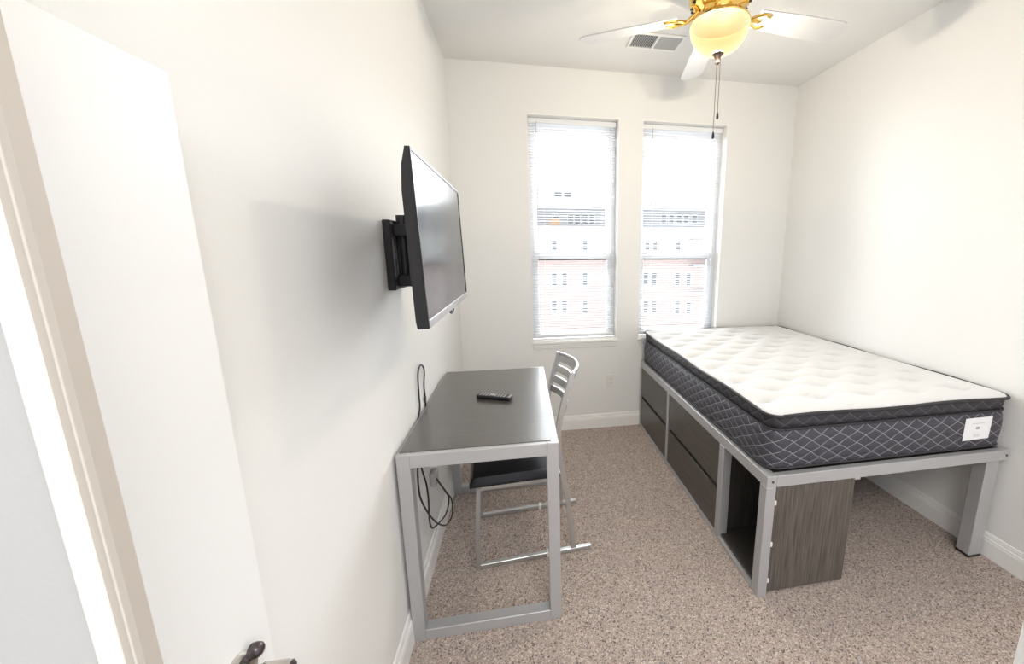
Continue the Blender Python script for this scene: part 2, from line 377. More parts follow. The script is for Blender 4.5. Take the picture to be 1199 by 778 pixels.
# windows
def window(n, x0, x1, label):
    w_ = empty('window_%d' % n, ((x0+x1)/2, YB, WZ0)); struct(w_, label, 'window')
    t = 0.006
    # drywall return lining
    m = MB(); m.box(x0, x0+t, YB-0.001, YB+0.20, WZ0, WZ1); m.box(x1-t, x1, YB-0.001, YB+0.20, WZ0, WZ1); m.box(x0+t, x1-t, YB-0.001, YB+0.20, WZ1-t, WZ1)
    m.build('reveal_lining', 'trim', w_)
    fy0, fy1 = YB+0.10, YB+0.20; a0, a1 = x0+t, x1-t; zb, zt = WZ0+0.022, WZ1-t; f = 0.034
    m = MB(); m.box(a0, a0+f, fy0, fy1, zb, zt, .003); m.box(a1-f, a1, fy0, fy1, zb, zt, .003)
    m.box(a0+f, a1-f, fy0, fy1, zt-f, zt, .003); m.box(a0+f, a1-f, fy0, fy1, zb, zb+f*.8, .003)
    m.build('frame', 'vinyl', w_)
    def sash(nm, z0, z1, y0, y1, s_, bot, top):
        q = MB(); q.box(a0+f, a0+f+s_, y0, y1, z0, z1, .003); q.box(a1-f-s_, a1-f, y0, y1, z0, z1, .003)
        q.box(a0+f+s_, a1-f-s_, y0, y1, z0, z0+bot, .003); q.box(a0+f+s_, a1-f-s_, y0, y1, z1-top, z1, .003)
        so = q.build(nm, 'vinyl', w_)
        g = MB().box(a0+f+s_, a1-f-s_, (y0+y1)/2-.003, (y0+y1)/2+.003, z0+bot, z1-top); g.build('pane', 'glass', so)
        return so
    zm = 1.525
    sash('upper_sash', zm-0.03, zt-f, fy0+0.055, fy0+0.085, 0.030, 0.045, 0.045)
    lo = sash('lower_sash', zb+f*.8, zm+0.03, fy0+0.012, fy0+0.045, 0.030, 0.030, 0.052)
    MB().box(a0+f+.03, a1-f-.03, fy0+0.011, fy0+0.017, zm-0.034, zm-0.023).build('meeting_rail_shade', 'slot', lo)  # dark strip stands in for the shade below the meeting rail
    m = MB(); m.box(x0-0.006, x1+0.006, YB-0.022, YB+0.002, WZ0-0.006, WZ0+0.018, .004); m.box(x0+t, x1-t, YB+0.001, YB+0.105, WZ0-0.001, WZ0+0.018)
    m.box(x0+.004, x1-.004, YB-0.014, YB+0.001, WZ0-0.028, WZ0-0.008, .003); m.box(x0+.008, x1-.008, YB-0.010, YB+0.001, WZ0-0.046, WZ0-0.030, .003)
    m.build('sill', 'trim', w_)
window(1, *W1, 'left white single-hung window with its sill showing')
window(2, *W2, 'right white single-hung window behind the bed')

# doorway the photograph is taken from
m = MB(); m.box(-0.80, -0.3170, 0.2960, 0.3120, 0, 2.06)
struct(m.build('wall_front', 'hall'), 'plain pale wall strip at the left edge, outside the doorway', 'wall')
d = empty('trim_1', (-0.30, 0.30, 0)); struct(d, 'beige door jamb strip with white rounded casing at the left edge', 'door frame')
m = MB()
m.box(-0.3165, -0.2900, 0.2945, 0.3060, 0, 2.06)
m.build('jamb', 'jamb', d)
MB().box(-0.2960, -0.2945, 0.2938, 0.2948, 0, 2.06).build('weatherstrip', 'strip', d)
c = MB(); outl = [(-0.3165, 0.2950), (-0.3020, 0.2950), (-0.3020, 0.2935)] + [(-0.3092+0.0072*math.cos(a), 0.2930-0.003*math.sin(a)) for a in [PI*k/8 for k in range(9)]] + [(-0.3165, 0.2935)]
c.poly_prism(outl, 0, 2.06); c.build('casing', 'trim', d)
m = MB(); m.box(0.653, 0.69, 0.275, 0.33, 0, 2.06, .004)
struct(m.build('trim_2', 'trim'), 'white door casing just showing in the bottom right corner', 'door frame')

dr = empty('door_1', (-0.46, 0.32, 0)); struct(dr, 'white bedroom door folded back against the left wall', 'door')
MB().box(-0.478, -0.440, 0.318, 0.634, 0.012, 1.806, .002).build('door_leaf', 'door', dr)
h = MB(); hc = Vector((-0.440, 0.555, 0.949))
h.lathe([(0.033, 0), (0.033, 0.004), (0.030, 0.010), (0.016, 0.014), (0.0115, 0.016), (0.0115, 0.030), (0.014, 0.034)], hc, 32, 'X')
h.lathe([(0.0125, 0.030), (0.0135, 0.034), (0.0135, 0.064), (0.0125, 0.067), (0.012, 0.073)], hc, 28, 'X')
hd = h.build('handle', 'nickel', dr, smooth='auto')
MB().lathe([(0.0001, 0.077), (0.0095, 0.076), (0.0110, 0.072)], hc, 24, 'X').build('end_cap', 'darknickel', hd, smooth='auto')
MB().lathe([(0.0105, 0.002), (0.0115, 0.008), (0.0105, 0.014), (0.007, 0.018), (0.0001, 0.020)], hc+Vector((0.006, 0.022, 0.020)), 24, 'X').build('privacy_turn', 'darknickel', hd, smooth='auto')

# ------------------------------------------------------------------ blinds
def blind(x0, x1, label, wand_x, wand_z):
    o = empty('window_blind', ((x0+x1)/2, YB+0.078, 0.86)); tag(o, label, 'blind', 'window blinds')
    yc = YB+0.078; a0, a1 = x0+0.010, x1-0.010
    MB().box(a0, a1, yc-0.014, yc+0.016, 2.556, 2.594, .003).build('headrail', 'vinyl', o)
    m = MB(); z = 0.876; bm = m.bm
    while z < 2.55:
        prof = [(-0.0125, -0.0012), (-0.006, 0.0008), (0, 0.0014), (0.006, 0.0008), (0.0125, -0.0012)]
        A = [bm.verts.new((a0+.004, yc+p, z+q)) for p, q in prof]; B = [bm.verts.new((a1-.004, yc+p, z+q)) for p, q in prof]
        for i in range(4): bm.faces.new((A[i], A[i+1], B[i+1], B[i]))
        z += 0.0213
    m.build('slats', 'slat', o, smooth=True)
    MB().box(a0+.003, a1-.003, yc-0.012, yc+0.012, 0.846, 0.862, .003).build('bottom_rail', 'vinyl', o)
    m = MB()
    for fx in (0.16, 0.84):
        xx = a0+(a1-a0)*fx
        for dy in (-0.013, 0.013): m.cyl((xx, yc+dy, 0.86), (xx, yc+dy, 2.56), 0.0006, n=5)
    m.build('ladder_cord', 'vinyl', o)
    MB().cyl((wand_x, yc-0.022, wand_z), (wand_x, yc-0.020, 2.565), 0.0028, n=6).build('tilt_wand', 'bgrey', o)
blind(*W1, 'white mini blind lowered over the left window, above the bare sill', W1[0]+0.075, 1.72)
blind(*W2, 'white mini blind lowered over the right window, ending behind the mattress', W2[0]+0.105, 1.95)

# ------------------------------------------------------------------ desk
DX0, DX1, DY0, DY1, DZ = -0.482, 0.125, 1.4144, 2.445, 0.8283
T = 0.048
dk = empty('desk', ((DX0+DX1)/2, (DY0+DY1)/2, 0)); tag(dk, 'dark laminate desk with silver square-tube frame against the left wall', 'desk')
def loop_frame(y0, y1):
    m = MB(); m.box(DX0, DX0+T, y0, y1, 0, DZ-0.001, .002); m.box(DX1-T, DX1, y0, y1, 0, DZ-0.001, .002)
    m.box(DX0+T, DX1-T, y0, y1, 0, T, .002); m.box(DX0+T, DX1-T, y0, y1, DZ-0.055, DZ-0.001, .002)
    return m.build('end_frame', 'silver', dk)
loop_frame(DY0, DY0+T); loop_frame(DY1-T, DY1)
for xa in (DX0, DX1-T+.012):
    MB().box(xa, xa+T-.012, DY0+T, DY1-T, DZ-0.045, DZ-0.001, .002).build('side_rail', 'silver', dk)
MB().box(DX0+.006, DX1-0.030, DY0+0.022, DY1-0.022, DZ-0.020, DZ+0.002, .001).build('desktop', 'desktop', dk)

# ------------------------------------------------------------------ chair
ch = empty('chair', (0.02, 1.965, 0), math.radians(3.8)); tag(ch, 'silver metal chair with black vinyl seat tucked under the desk', 'chair')
CM = Matrix.Translation((0.02, 1.965, 0)) @ Matrix.Rotation(math.radians(3.8), 4, 'Z')
bpy.context.view_layer.update()
def cpart(m, name, mt, parent=None, smooth=False, bevel=0):
    m.xform(CM); o = m.build(name, mt, None, smooth, bevel)
    p = parent or ch; o.parent = p; bpy.context.view_layer.update(); o.matrix_parent_inverse = p.matrix_world.inverted(); return o
def upx(z):   # rear upright profile
    pts = [(0.0, 0.196), (0.35, 0.163), (0.46, 0.143), (0.60, 0.124), (0.72, 0.124), (0.80, 0.142), (0.99, 0.196)]
    for (a, xa), (b_, xb) in zip(pts, pts[1:]):
        if z <= b_:
            t_ = (z-a)/(b_-a); t_ = t_*t_*(3-2*t_)*0.4+t_*0.6; return xa+(xb-xa)*t_
    return pts[-1][1]
YS = 0.195
for s in (-1, 1):
    y = s*YS
    m = MB(); m.box(-0.302, 0.288, y-0.011, y+0.011, 0.004, 0.026, .002); r = cpart(m, 'runner', 'chairmetal')
    m = MB()
    for xx in (0.060, 0.112):
        m = MB(); m.box(xx-0.008, xx+0.008, y-0.014, y+0.014, 0.0, 0.031, .002); cpart(m, 'floor_glide', 'plate', r)
    m = MB(); m.sweep_rect([(-0.291, y, 0.024), (-0.284, y, 0.25), (-0.272, y, 0.445)], (0, 1, 0), 0.022, 0.020); cpart(m, 'front_leg', 'chairmetal')
    m = MB(); zs = [0.024+(0.995-0.024)*k/24 for k in range(25)]
    m.sweep_rect([(upx(z), y, z) for z in zs], (0, 1, 0), 0.020, 0.026); cpart(m, 'rear_leg', 'chairmetal', smooth='auto')
m = MB(); m.box(-0.285, -0.263, -YS, YS, 0.435, 0.455, .002); m.box(0.125, 0.147, -YS+.010, YS-.010, 0.435, 0.455, .002)
for s in (-1, 1): m.box(-0.263, 0.128, s*YS-0.011, s*YS+0.011, 0.435, 0.455, .002)
cpart(m, 'seat_frame', 'chairmetal')
# cushion: rounded slab with crowned top
m = MB(); nx, ny = 28, 24; X0, X1, Y0, Y1 = -0.312, 0.125, -0.208, 0.208
def cush(u, v, top):
    x = X0+(X1-X0)*u; y = Y0+(Y1-Y0)*v
    e = min(u*(X1-X0), (1-u)*(X1-X0), v*(Y1-Y0), (1-v)*(Y1-Y0)); k = min(1, e/0.016); k = math.sqrt(max(0, 1-(1-k)**2))
    zt = 0.474+0.024*k+0.010*(1-(2*u-1)**2)*(1-(2*v-1)**2)
    return (x, y, zt if top else 0.4555)
G = {}
for top in (0, 1):
    for i in range(nx+1):
        for j in range(ny+1): G[top, i, j] = m.bm.verts.new(cush(i/nx, j/ny, top))
for top in (0, 1):
    for i in range(nx):
        for j in range(ny):
            m.bm.faces.new((G[top, i, j], G[top, i+1, j], G[top, i+1, j+1], G[top, i, j+1]))
for i in range(nx):
    for j in (0, ny): m.bm.faces.new((G[0, i, j], G[0, i+1, j], G[1, i+1, j], G[1, i, j]))
for j in range(ny):
    for i in (0, nx): m.bm.faces.new((G[0, i, j], G[0, i, j+1], G[1, i, j+1], G[1, i, j]))
cpart(m, 'seat', 'vinylblack', smooth='auto')
def slat_curve(z0, z1, bulge, th):
    m = MB(); n = 18; rows = []
    for k in range(n+1):
        y = -YS+2*YS*k/n; bx = bulge*(1-(y/YS)**2)
        rows.append([m.bm.verts.new((upx(z)+bx+t_, y, z)) for z, t_ in ((z0, -th/2), (z1, -th/2), (z1, th/2), (z0, th/2))])
    for A, B in zip(rows, rows[1:]):
        for k in range(4): m.bm.faces.new((A[k], A[(k+1) % 4], B[(k+1) % 4], B[k]))
    m.bm.faces.new(rows[0][::-1]); m.bm.faces.new(rows[-1]); return m
for z0, z1 in ((0.768, 0.802), (0.824, 0.862), (0.884, 0.922), (0.944, 0.985)):
    cpart(slat_curve(z0, z1, 0.058, 0.010), 'back_slat', 'chairmetal', smooth='auto')
m = MB(); m.tube([(upx(0.99)+0.060*(1-(k/8-1)**2), -YS+2*YS*k/16, 0.988) for k in range(17)], 0.0095, 10, 2); cpart(m, 'top_rail', 'chairmetal', smooth=True)

# ------------------------------------------------------------------ bed
BX0, BX1, BY0, BY1, BZ = 1.0214, 2.344, 1.3558, 3.172, 0.6120
bd = empty('bed_frame', ((BX0+BX1)/2, (BY0+BY1)/2, 0)); tag(bd, 'silver metal storage bed frame with dark drawers under the mattress', 'bed')
RH = 0.055; P = 0.048
MB().box(BX0, BX0+P, BY0, BY1, BZ-RH, BZ, .002).build('side_rail', 'silver', bd)
MB().box(BX1-0.03, BX1, BY0+.03, BY1, BZ-RH, BZ, .002).build('side_rail', 'silver', bd)
fr = MB().box(BX0+P, BX1, BY0, BY0+0.03, BZ-RH, BZ, .002).build('foot_rail', 'silver', bd)
for x in (BX0+0.028, BX1-0.022):
    MB().lathe([(0.0055, -0.0005), (0.0055, 0.004)], (x, BY0-0.002, BZ-RH/2), 12, 'Y').build('bolt_hole', 'slot', fr)
MB().box(BX0+P, BX1-.03, BY1-0.03, BY1, BZ-RH, BZ, .002).build('head_rail', 'silver', bd)
MB().box(BX0+P, BX1-.03, BY0+.03, BY1-0.03, BZ-0.030, BZ-0.010).build('mattress_support', 'inside', bd)
# posts and bottom rail on the drawer side
MB().box(BX0, BX0+P, BY0, BY0+P, 0, BZ-RH, .002).build('post', 'silver', bd)
MB().box(BX0, BX0+P, 1.715, 1.765, 0.026, BZ-RH, .002).build('post', 'silver', bd)
MB().box(BX0, BX0+P, 2.498, 2.530, 0.026, BZ-RH, .002).build('post', 'silver', bd)
MB().box(BX0, BX0+P, BY1-0.025, BY1, 0.0, BZ-RH, .002).build('post', 'silver', bd)
MB().box(BX0, BX0+P, BY0+P, BY1-0.025, 0, 0.026, .002).build('bottom_rail', 'silver', bd)
m = MB(); m.box(2.243, 2.318, BY0+0.018, BY0+0.080, 0.012, BZ-RH, .003); lg = m.build('leg', 'silver', bd)
MB().box(2.241, 2.320, BY0+0.016, BY0+0.082, 0.0, 0.014, .003).build('leg_foot', 'black', lg)
MB().box(BX1-0.088, BX1-0.013, BY1-0.080, BY1-0.018, 0.0, BZ-RH, .003).build('leg', 'silver', bd)
# front clips on the post
for z in (0.475, 0.265, 0.075):
    MB().box(BX0+P, BX0+P+0.012, BY0+0.004, BY0+0.014, z-0.011, z+0.011, .002).build('panel_clip', 'plate', bd)
MB().box(1.470, 1.500, BY0+0.004, BY0+0.024, BZ-RH-0.012, BZ-RH, .001).build('panel_clip', 'silver', bd)
# carcass
CX1 = 1.478
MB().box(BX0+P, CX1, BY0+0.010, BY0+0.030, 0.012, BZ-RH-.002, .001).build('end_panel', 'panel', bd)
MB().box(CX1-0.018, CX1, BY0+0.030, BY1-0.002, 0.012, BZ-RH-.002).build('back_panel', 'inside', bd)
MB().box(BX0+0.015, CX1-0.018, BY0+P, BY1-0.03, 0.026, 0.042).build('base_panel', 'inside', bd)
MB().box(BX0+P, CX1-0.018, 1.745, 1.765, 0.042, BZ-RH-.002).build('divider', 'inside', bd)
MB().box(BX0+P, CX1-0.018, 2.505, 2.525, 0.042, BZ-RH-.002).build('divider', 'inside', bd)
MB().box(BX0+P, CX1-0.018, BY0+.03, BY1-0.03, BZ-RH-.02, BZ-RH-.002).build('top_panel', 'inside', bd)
def drawer(y0, y1, z0, z1):
    m = MB(); m.box(BX0+0.006, BX0+0.026, y0, y1, z0, z1, .0015)
    m.box(BX0+0.026, CX1-0.05, y0+0.03, y0+0.042, z0+.01, z1-.04); m.box(BX0+0.026, CX1-0.05, y1-0.042, y1-0.03, z0+.01, z1-.04)
    m.box(BX0+0.026, CX1-0.05, y0+0.042, y1-0.042, z0+.01, z0+.02); m.box(CX1-0.06, CX1-0.05, y0+0.042, y1-0.042, z0+.02, z1-.04)
    return m.build('drawer', 'drawer', bd)
for y0, y1 in ((1.767, 2.496), (2.532, BY1-0.027)):
    drawer(y0, y1, 0.030, 0.277); drawer(y0, y1, 0.302, BZ-RH-0.003)
    MB().box(BX0+0.030, BX0+0.036, y0, y1, 0.275, 0.304).build('finger_pull', 'slot', bd)

# ------------------------------------------------------------------ mattress
mt = empty('mattress', (1.68, 2.28, BZ)); tag(mt, 'white pillow-top mattress with charcoal quilted sides on the bed frame', 'mattress')
MX0, MX1, MY0, MY1 = 1.036, 2.342, 1.384, 3.166
def rrect(x0, x1, y0, y1, r, step=0.02):
    pts = []
    def seg(a, b_):
        L = (Vector(b_)-Vector(a)).length; n = max(1, int(L/step))
        for k in range(n): pts.append((a[0]+(b_[0]-a[0])*k/n, a[1]+(b_[1]-a[1])*k/n))
    def arc(cx, cy_, a0):
        for k in range(8):
            a = a0+PI/2*k/8; pts.append((cx+r*math.cos(a), cy_+r*math.sin(a)))
    seg((x0+r, y0), (x1-r, y0)); arc(x1-r, y0+r, -PI/2); seg((x1, y0+r), (x1, y1-r)); arc(x1-r, y1-r, 0)
    seg((x1-r, y1), (x0+r, y1)); arc(x0+r, y1-r, PI/2); seg((x0, y1-r), (x0, y0+r)); arc(x0+r, y0+r, PI)
    return pts
def band(levels, name, m_, r, zwob=None, caps=True):
    """levels: (inset, z). A side wall with UV (arc length, height)."""
    m = MB(); bm = m.bm; uvl = bm.loops.layers.uv.new('UVMap')
    base = rrect(MX0, MX1, MY0, MY1, r); n = len(base); arc = [0]
    for i in range(n): arc.append(arc[-1]+math.dist(base[i], base[(i+1) % n]))
    per = arc[-1]; k66 = 66*0.091/per    # whole number of diamonds round the mattress
    rings = []
    for ins, z in levels:
        ring = []
        for i, (x, y) in enumerate(base):
            a, b_ = Vector(base[i-1]), Vector(base[(i+1) % n]); t_ = (b_-a).normalized(); nrm = Vector((t_.y, -t_.x))
            zz = z + (zwob(arc[i]) if zwob else 0)
            ring.append(bm.verts.new((x-nrm.x*ins, y-nrm.y*ins, zz)))
        rings.append(ring)
    for L, (A, B) in enumerate(zip(rings, rings[1:])):
        for i in range(n):
            f = bm.faces.new((A[i], A[(i+1) % n], B[(i+1) % n], B[i])); f.smooth = True
            for lp, (k, z) in zip(f.loops, ((i, levels[L][1]), (i+1, levels[L][1]), (i+1, levels[L+1][1]), (i, levels[L+1][1]))):
                lp[uvl].uv = (arc[k]*k66, z-BZ)
    if caps: bm.faces.new(rings[0][::-1]); bm.faces.new(rings[-1])
    return m.build(name, m_, mt)
ZB = BZ+0.002
wob = lambda s: 0.0035*math.sin(s*9.1)+0.0025*math.sin(s*17.3+1)
band([(0.030, ZB), (0.012, ZB+.003), (0.004, ZB+.012), (-0.001, ZB+.05), (-0.005, ZB+.10), (-0.002, ZB+.16), (0.004, ZB+.185), (0.014, ZB+.196)], 'quilted_side', 'quilt', 0.07)
band([(0.020, ZB+.192), (0.008, ZB+.202), (0.003, ZB+.222), (0.003, ZB+.244), (0.008, ZB+.258)], 'pillow_top_gusset', 'gusset', 0.07, None, False)
def piping(z, ins, r, name, wobf):
    base = rrect(MX0+ins, MX1-ins, MY0+ins, MY1-ins, 0.065 if r < .008 else 0.05); s = 0; pts = []
    for i, (x, y) in enumerate(base):
        pts.append((x, y, z+wobf(s))); s += math.dist(base[i], base[(i+1) % len(base)])
    pts.append(pts[0]); MB().tube(pts, r, 8, 1).build(name, 'piping', mt, smooth=True)
piping(ZB+.195, 0.004, 0.0055, 'seam_piping', lambda s: 0)
piping(ZB+.012, 0.003, 0.0050, 'bottom_piping', lambda s: 0)
piping(ZB+.262, -0.004, 0.0075, 'top_piping', lambda s: 0.0035*math.sin(s*9.1))
# tufted top
m = MB(); bm = m.bm; NX, NY = 150, 200
tufts = []
for k in range(13):
    y = 1.525+0.128*k
    xs = [1.235+0.271*i for i in range(5)] if k % 2 == 1 else [1.10+0.271*i for i in range(5)]
    for i, x in enumerate(xs):
        if 1.07 < x < 2.30 and y < 3.12: tufts.append((x+random.uniform(-.012, .012), y-0.03*(x-1.6)+random.uniform(-.01, .01)))
def zt(x, y):
    ex = min(x-MX0, MX1-x); ey = min(y-MY0, MY1-y); e = max(0.0, min(ex, ey))
    k = min(1.0, e/0.15); z = BZ+0.258+0.034*math.sqrt(max(0, 1-(1-k)**2))
    dip = 0; puff = 0
    for tx, ty in tufts:
        dx, dy = x-tx, y-ty
        if abs(dx) < .16 and abs(dy) < .14:
            dip += 0.036*math.exp(-(dx/0.032)**2-(dy/0.022)**2) + 0.018*math.exp(-(dx/0.090)**2-(dy/0.020)**2) + 0.012*math.exp(-(dx/0.06)**2-(dy/0.055)**2)
    return z-dip*min(1, e/0.08)
V = [[None]*(NY+1) for _ in range(NX+1)]; cr = 0.055
for i in range(NX+1):
    for j in range(NY+1):
        x = MX0+(MX1-MX0)*i/NX; y = MY0+(MY1-MY0)*j/NY
        # round the plan corners
        qx = max(MX0+cr-x, x-(MX1-cr), 0); qy = max(MY0+cr-y, y-(MY1-cr), 0); z = zt(x, y)
        mx_ = max(qx, qy)
        if qx > 0 and qy > 0:
            L = math.hypot(qx, qy); s_ = mx_/L
            sx = 1 if x > 1.6 else -1; sy_ = 1 if y > 2.2 else -1
            x += sx*qx*(s_-1); y += sy_*qy*(s_-1)
        V[i][j] = bm.verts.new((x, y, z))
for i in range(NX):
    for j in range(NY):
        f = bm.faces.new((V[i][j], V[i+1][j], V[i+1][j+1], V[i][j+1])); f.smooth = True
m.build('tufted_top', 'ticking', mt)
# label on the foot side
yl = MY0-0.0075
def quad(name, pts, m_, parent, th=0.001):
    q = MB(); A = [q.bm.verts.new((x, y, z)) for x, y, z in pts]; B = [q.bm.verts.new((x, y+th, z)) for x, y, z in pts]
    for i in range(4): q.bm.faces.new((A[i], A[(i+1) % 4], B[(i+1) % 4], B[i]))
    q.bm.faces.new(A); q.bm.faces.new(B[::-1]); return q.build(name, m_, parent)
LX0, LX1, LZ0, LZ1 = 2.060, 2.218, 0.672, 0.788
tagp = quad('care_label', [(LX0+.004, yl, LZ0), (LX1, yl, LZ0+.004), (LX1+.006, yl+.001, LZ1), (LX0+.006, yl+.001, LZ1-.002)], 'label', mt)
tagp['label'] = 'white sewn label'
xc = (LX0+LX1)/2+.004; q = MB()
q.lathe([(0.0001, 0), (0.007, 0.0002)], (xc, yl-0.0008, LZ0+.062), 6, 'Y'); q.box(xc-.010, xc+.010, yl-.0009, yl-.0004, LZ0+.056, LZ0+.068)
q.build('printed_emblem', 'print', tagp)
for hw, z_ in ((.036, .084), (.018, .026), (.018, .018)):
    MB().box(xc-hw, xc+hw, yl-.0009, yl-.0004, LZ0+z_, LZ0+z_+.004).build('faint_print', 'paleprint', tagp)

# ------------------------------------------------------------------ television and mount
tv = empty('television', (-0.26, 1.38, 1.60)); tag(tv, 'flat black television mounted on the left wall above the desk', 'television')
TY0, TY1, TZ0, TZ1 = 1.018, 1.740, 1.382, 1.820
TM = Matrix.Translation((-0.250, 0, TZ1)) @ Matrix.Rotation(math.radians(-1.6), 4, 'Y') @ Matrix.Translation((0, 0, -TZ1))  # foot nearer the wall
def tpart(m, name, mt_, parent=None, **k):
    m.xform(TM); return m.build(name, mt_, parent or tv, **k)
m = MB()   # body with chamfered back; outline in (x,z) swept along y, x=0 is the front
prof = [(-0.002, TZ0), (-0.002, TZ1), (-0.009, TZ1), (-0.020, TZ1-0.04), (-0.026, TZ1-0.10), (-0.028, TZ0+0.02), (-0.026, TZ0)]
A = [m.bm.verts.new((x, TY0, z)) for x, z in prof]; B = [m.bm.verts.new((x, TY1, z)) for x, z in prof]
for i in range(len(prof)): m.bm.faces.new((A[i], A[(i+1) % len(prof)], B[(i+1) % len(prof)], B[i]))
m.bm.faces.new(A[::-1]); m.bm.faces.new(B); body = tpart(m, 'tv_housing', 'black')
m = MB(); bz = 0.008
m.box(-0.002, 0.003, TY0, TY0+bz, TZ0, TZ1, .0006); m.box(-0.002, 0.003, TY1-bz, TY1, TZ0, TZ1, .0006); m.box(-0.002, 0.003, TY0+bz, TY1-bz, TZ1-bz, TZ1, .0006)
tpart(m, 'bezel', 'black')
tpart(MB().box(-0.002, 0.004, TY0+bz, TY1-bz, TZ0, TZ0+0.020, .0006), 'bezel_strip', 'tvsilver')['label'] = 'silver lower bezel strip'
tpart(MB().box(-0.002, 0.001, TY0+bz, TY1-bz, TZ0+0.020, TZ1-bz), 'screen', 'screen')
tpart(MB().box(-0.030, -0.004, TY0+0.085, TY0+0.105, TZ0-0.004, TZ0, .0005), 'foot_slot', 'tvsilver', body)
m = MB(); m.tube([(-0.012, 1.400, TZ0+.004), (-0.012, 1.396, TZ0-0.014), (-0.012, 1.430, TZ0-0.024), (-0.012, 1.462, TZ0-0.016), (-0.012, 1.440, TZ0+.002)], 0.003, 8, 6)
m.tube([(-0.012, 1.400, TZ0-.002), (-0.012, 1.418, TZ0-0.012), (-0.012, 1.432, TZ0-0.023)], 0.002, 8, 4)
tpart(m, 'cable_loop', 'rubber', smooth=True)
br = empty('tv_mount', (XL, 1.65, 1.56)); tag(br, 'black steel swivel wall mount behind the television', 'wall mount')
m = MB(); xw = XL+0.001
m.box(xw, xw+0.028, 1.555, 1.600, 1.430, 1.690, .003); m.box(xw, xw+0.028, 1.705, 1.750, 1.430, 1.690, .003)
m.box(xw, xw+0.028, 1.600, 1.705, 1.640, 1.690, .003); m.box(xw, xw+0.028, 1.600, 1.705, 1.430, 1.480, .003)
m.build('wall_plate', 'blackmetal', br)
m = MB()
for z in (1.655, 1.462):
    m.box(xw+0.020, -0.318, 1.600, 1.650, z-0.022, z+0.022, .003)
m.cyl((xw+0.045, 1.640, 1.44), (xw+0.045, 1.640, 1.712), 0.020)
m.build('arm', 'blackmetal', br, smooth='auto')
m = MB(); m.box(-0.320, -0.300, 1.20, 1.66, 1.500, 1.660, .003); m.box(-0.3, -0.284, 1.24, 1.27, 1.43, 1.77, .002); m.box(-0.3, -0.284, 1.60, 1.63, 1.43, 1.77, .002)
m.build('tv_bracket', 'blackmetal', br)

# ------------------------------------------------------------------ remote
rc = empty('remote_control', (-0.155, 1.925, DZ+.002), math.radians(-22)); tag(rc, 'black television remote lying on the desk', 'remote control')
bpy.context.view_layer.update()
RM = rc.matrix_world.copy()
def rpart(m, name, mt_, parent=None, **k):
    m.xform(RM); o = m.build(name, mt_, None, **k); p = parent or rc; o.parent = p; bpy.context.view_layer.update(); o.matrix_parent_inverse = p.matrix_world.inverted(); return o
m = MB(); prof = [(-0.018, 0), (0.018, 0), (0.024, 0.014), (0.022, 0.020), (-0.022, 0.020), (-0.024, 0.014)]
ends = [(-0.090, 0.92), (-0.084, 1.0), (0.084, 1.0), (0.090, 0.92)]; rings = []
for x, s in ends: rings.append([m.bm.verts.new((x, y*s, z)) for y, z in prof])
for A, B in zip(rings, rings[1:]):
    for k in range(6): m.bm.faces.new((A[k], A[(k+1) % 6], B[(k+1) % 6], B[k]))
m.bm.faces.new(rings[0][::-1]); m.bm.faces.new(rings[-1]); rb = rpart(m, 'remote_body', 'black')
for i in range(9):
    for j in range(3):
        if i == 4: continue
        x = -0.072+0.016*i; y = -0.012+0.012*j
        rpart(MB().box(x-0.004, x+0.004, y-0.0035, y+0.0035, 0.0195, 0.0220, .0008), 'button', 'grey')
rpart(MB().lathe([(0.011, 0.0195), (0.011, 0.022), (0.006, 0.0225)], (-0.008, 0, 0), 20), 'navigation_ring', 'grey')
rpart(MB().box(0.078, 0.0905, -0.020, 0.020, 0.0165, 0.0212, .001), 'end_strip', 'tvsilver')

# ------------------------------------------------------------------ cables and outlets
m = MB()
pts = [(-0.462, 1.895, 0.430), (-0.445, 2.010, 0.275), (-0.442, 2.055, 0.200), (-0.440, 1.955, 0.185), (-0.445, 1.800, 0.245), (-0.450, 1.700, 0.300), (-0.450, 1.668, 0.370),
       (-0.450, 1.680, 0.470), (-0.450, 1.663, 0.560), (-0.452, 1.625, 0.650), (-0.460, 1.640, 0.740), (-0.489, 1.760, 0.800), (-0.489, 1.815, 0.850), (-0.489, 1.818, 0.920), (-0.484, 1.813, 1.020),
       (-0.482, 1.866, 1.046), (-0.484, 1.925, 1.000), (-0.489, 1.918, 0.925), (-0.489, 1.922, 0.850), (-0.489, 1.900, 0.790), (-0.466, 1.700, 0.740), (-0.450, 1.565, 0.690),
       (-0.450, 1.553, 0.594), (-0.448, 1.578, 0.517), (-0.444, 1.670, 0.381), (-0.442, 1.795, 0.245), (-0.440, 1.955, 0.118), (-0.436, 2.088, 0.085), (-0.438, 2.100, 0.165), (-0.446, 2.015, 0.275), (-0.456, 1.880, 0.440)]
m.tube(pts, 0.0038, 8, 8)
tag(m.build('power_cable', 'rubber', smooth=True), 'thin black power cable looped over the back of the desk', 'cable')
ties = MB().box(-0.4915, -0.4865, 1.905, 1.935, 0.846, 0.866, .002)
o = ties.build('cable_tie', 'black'); o.parent = bpy.data.objects['power_cable']
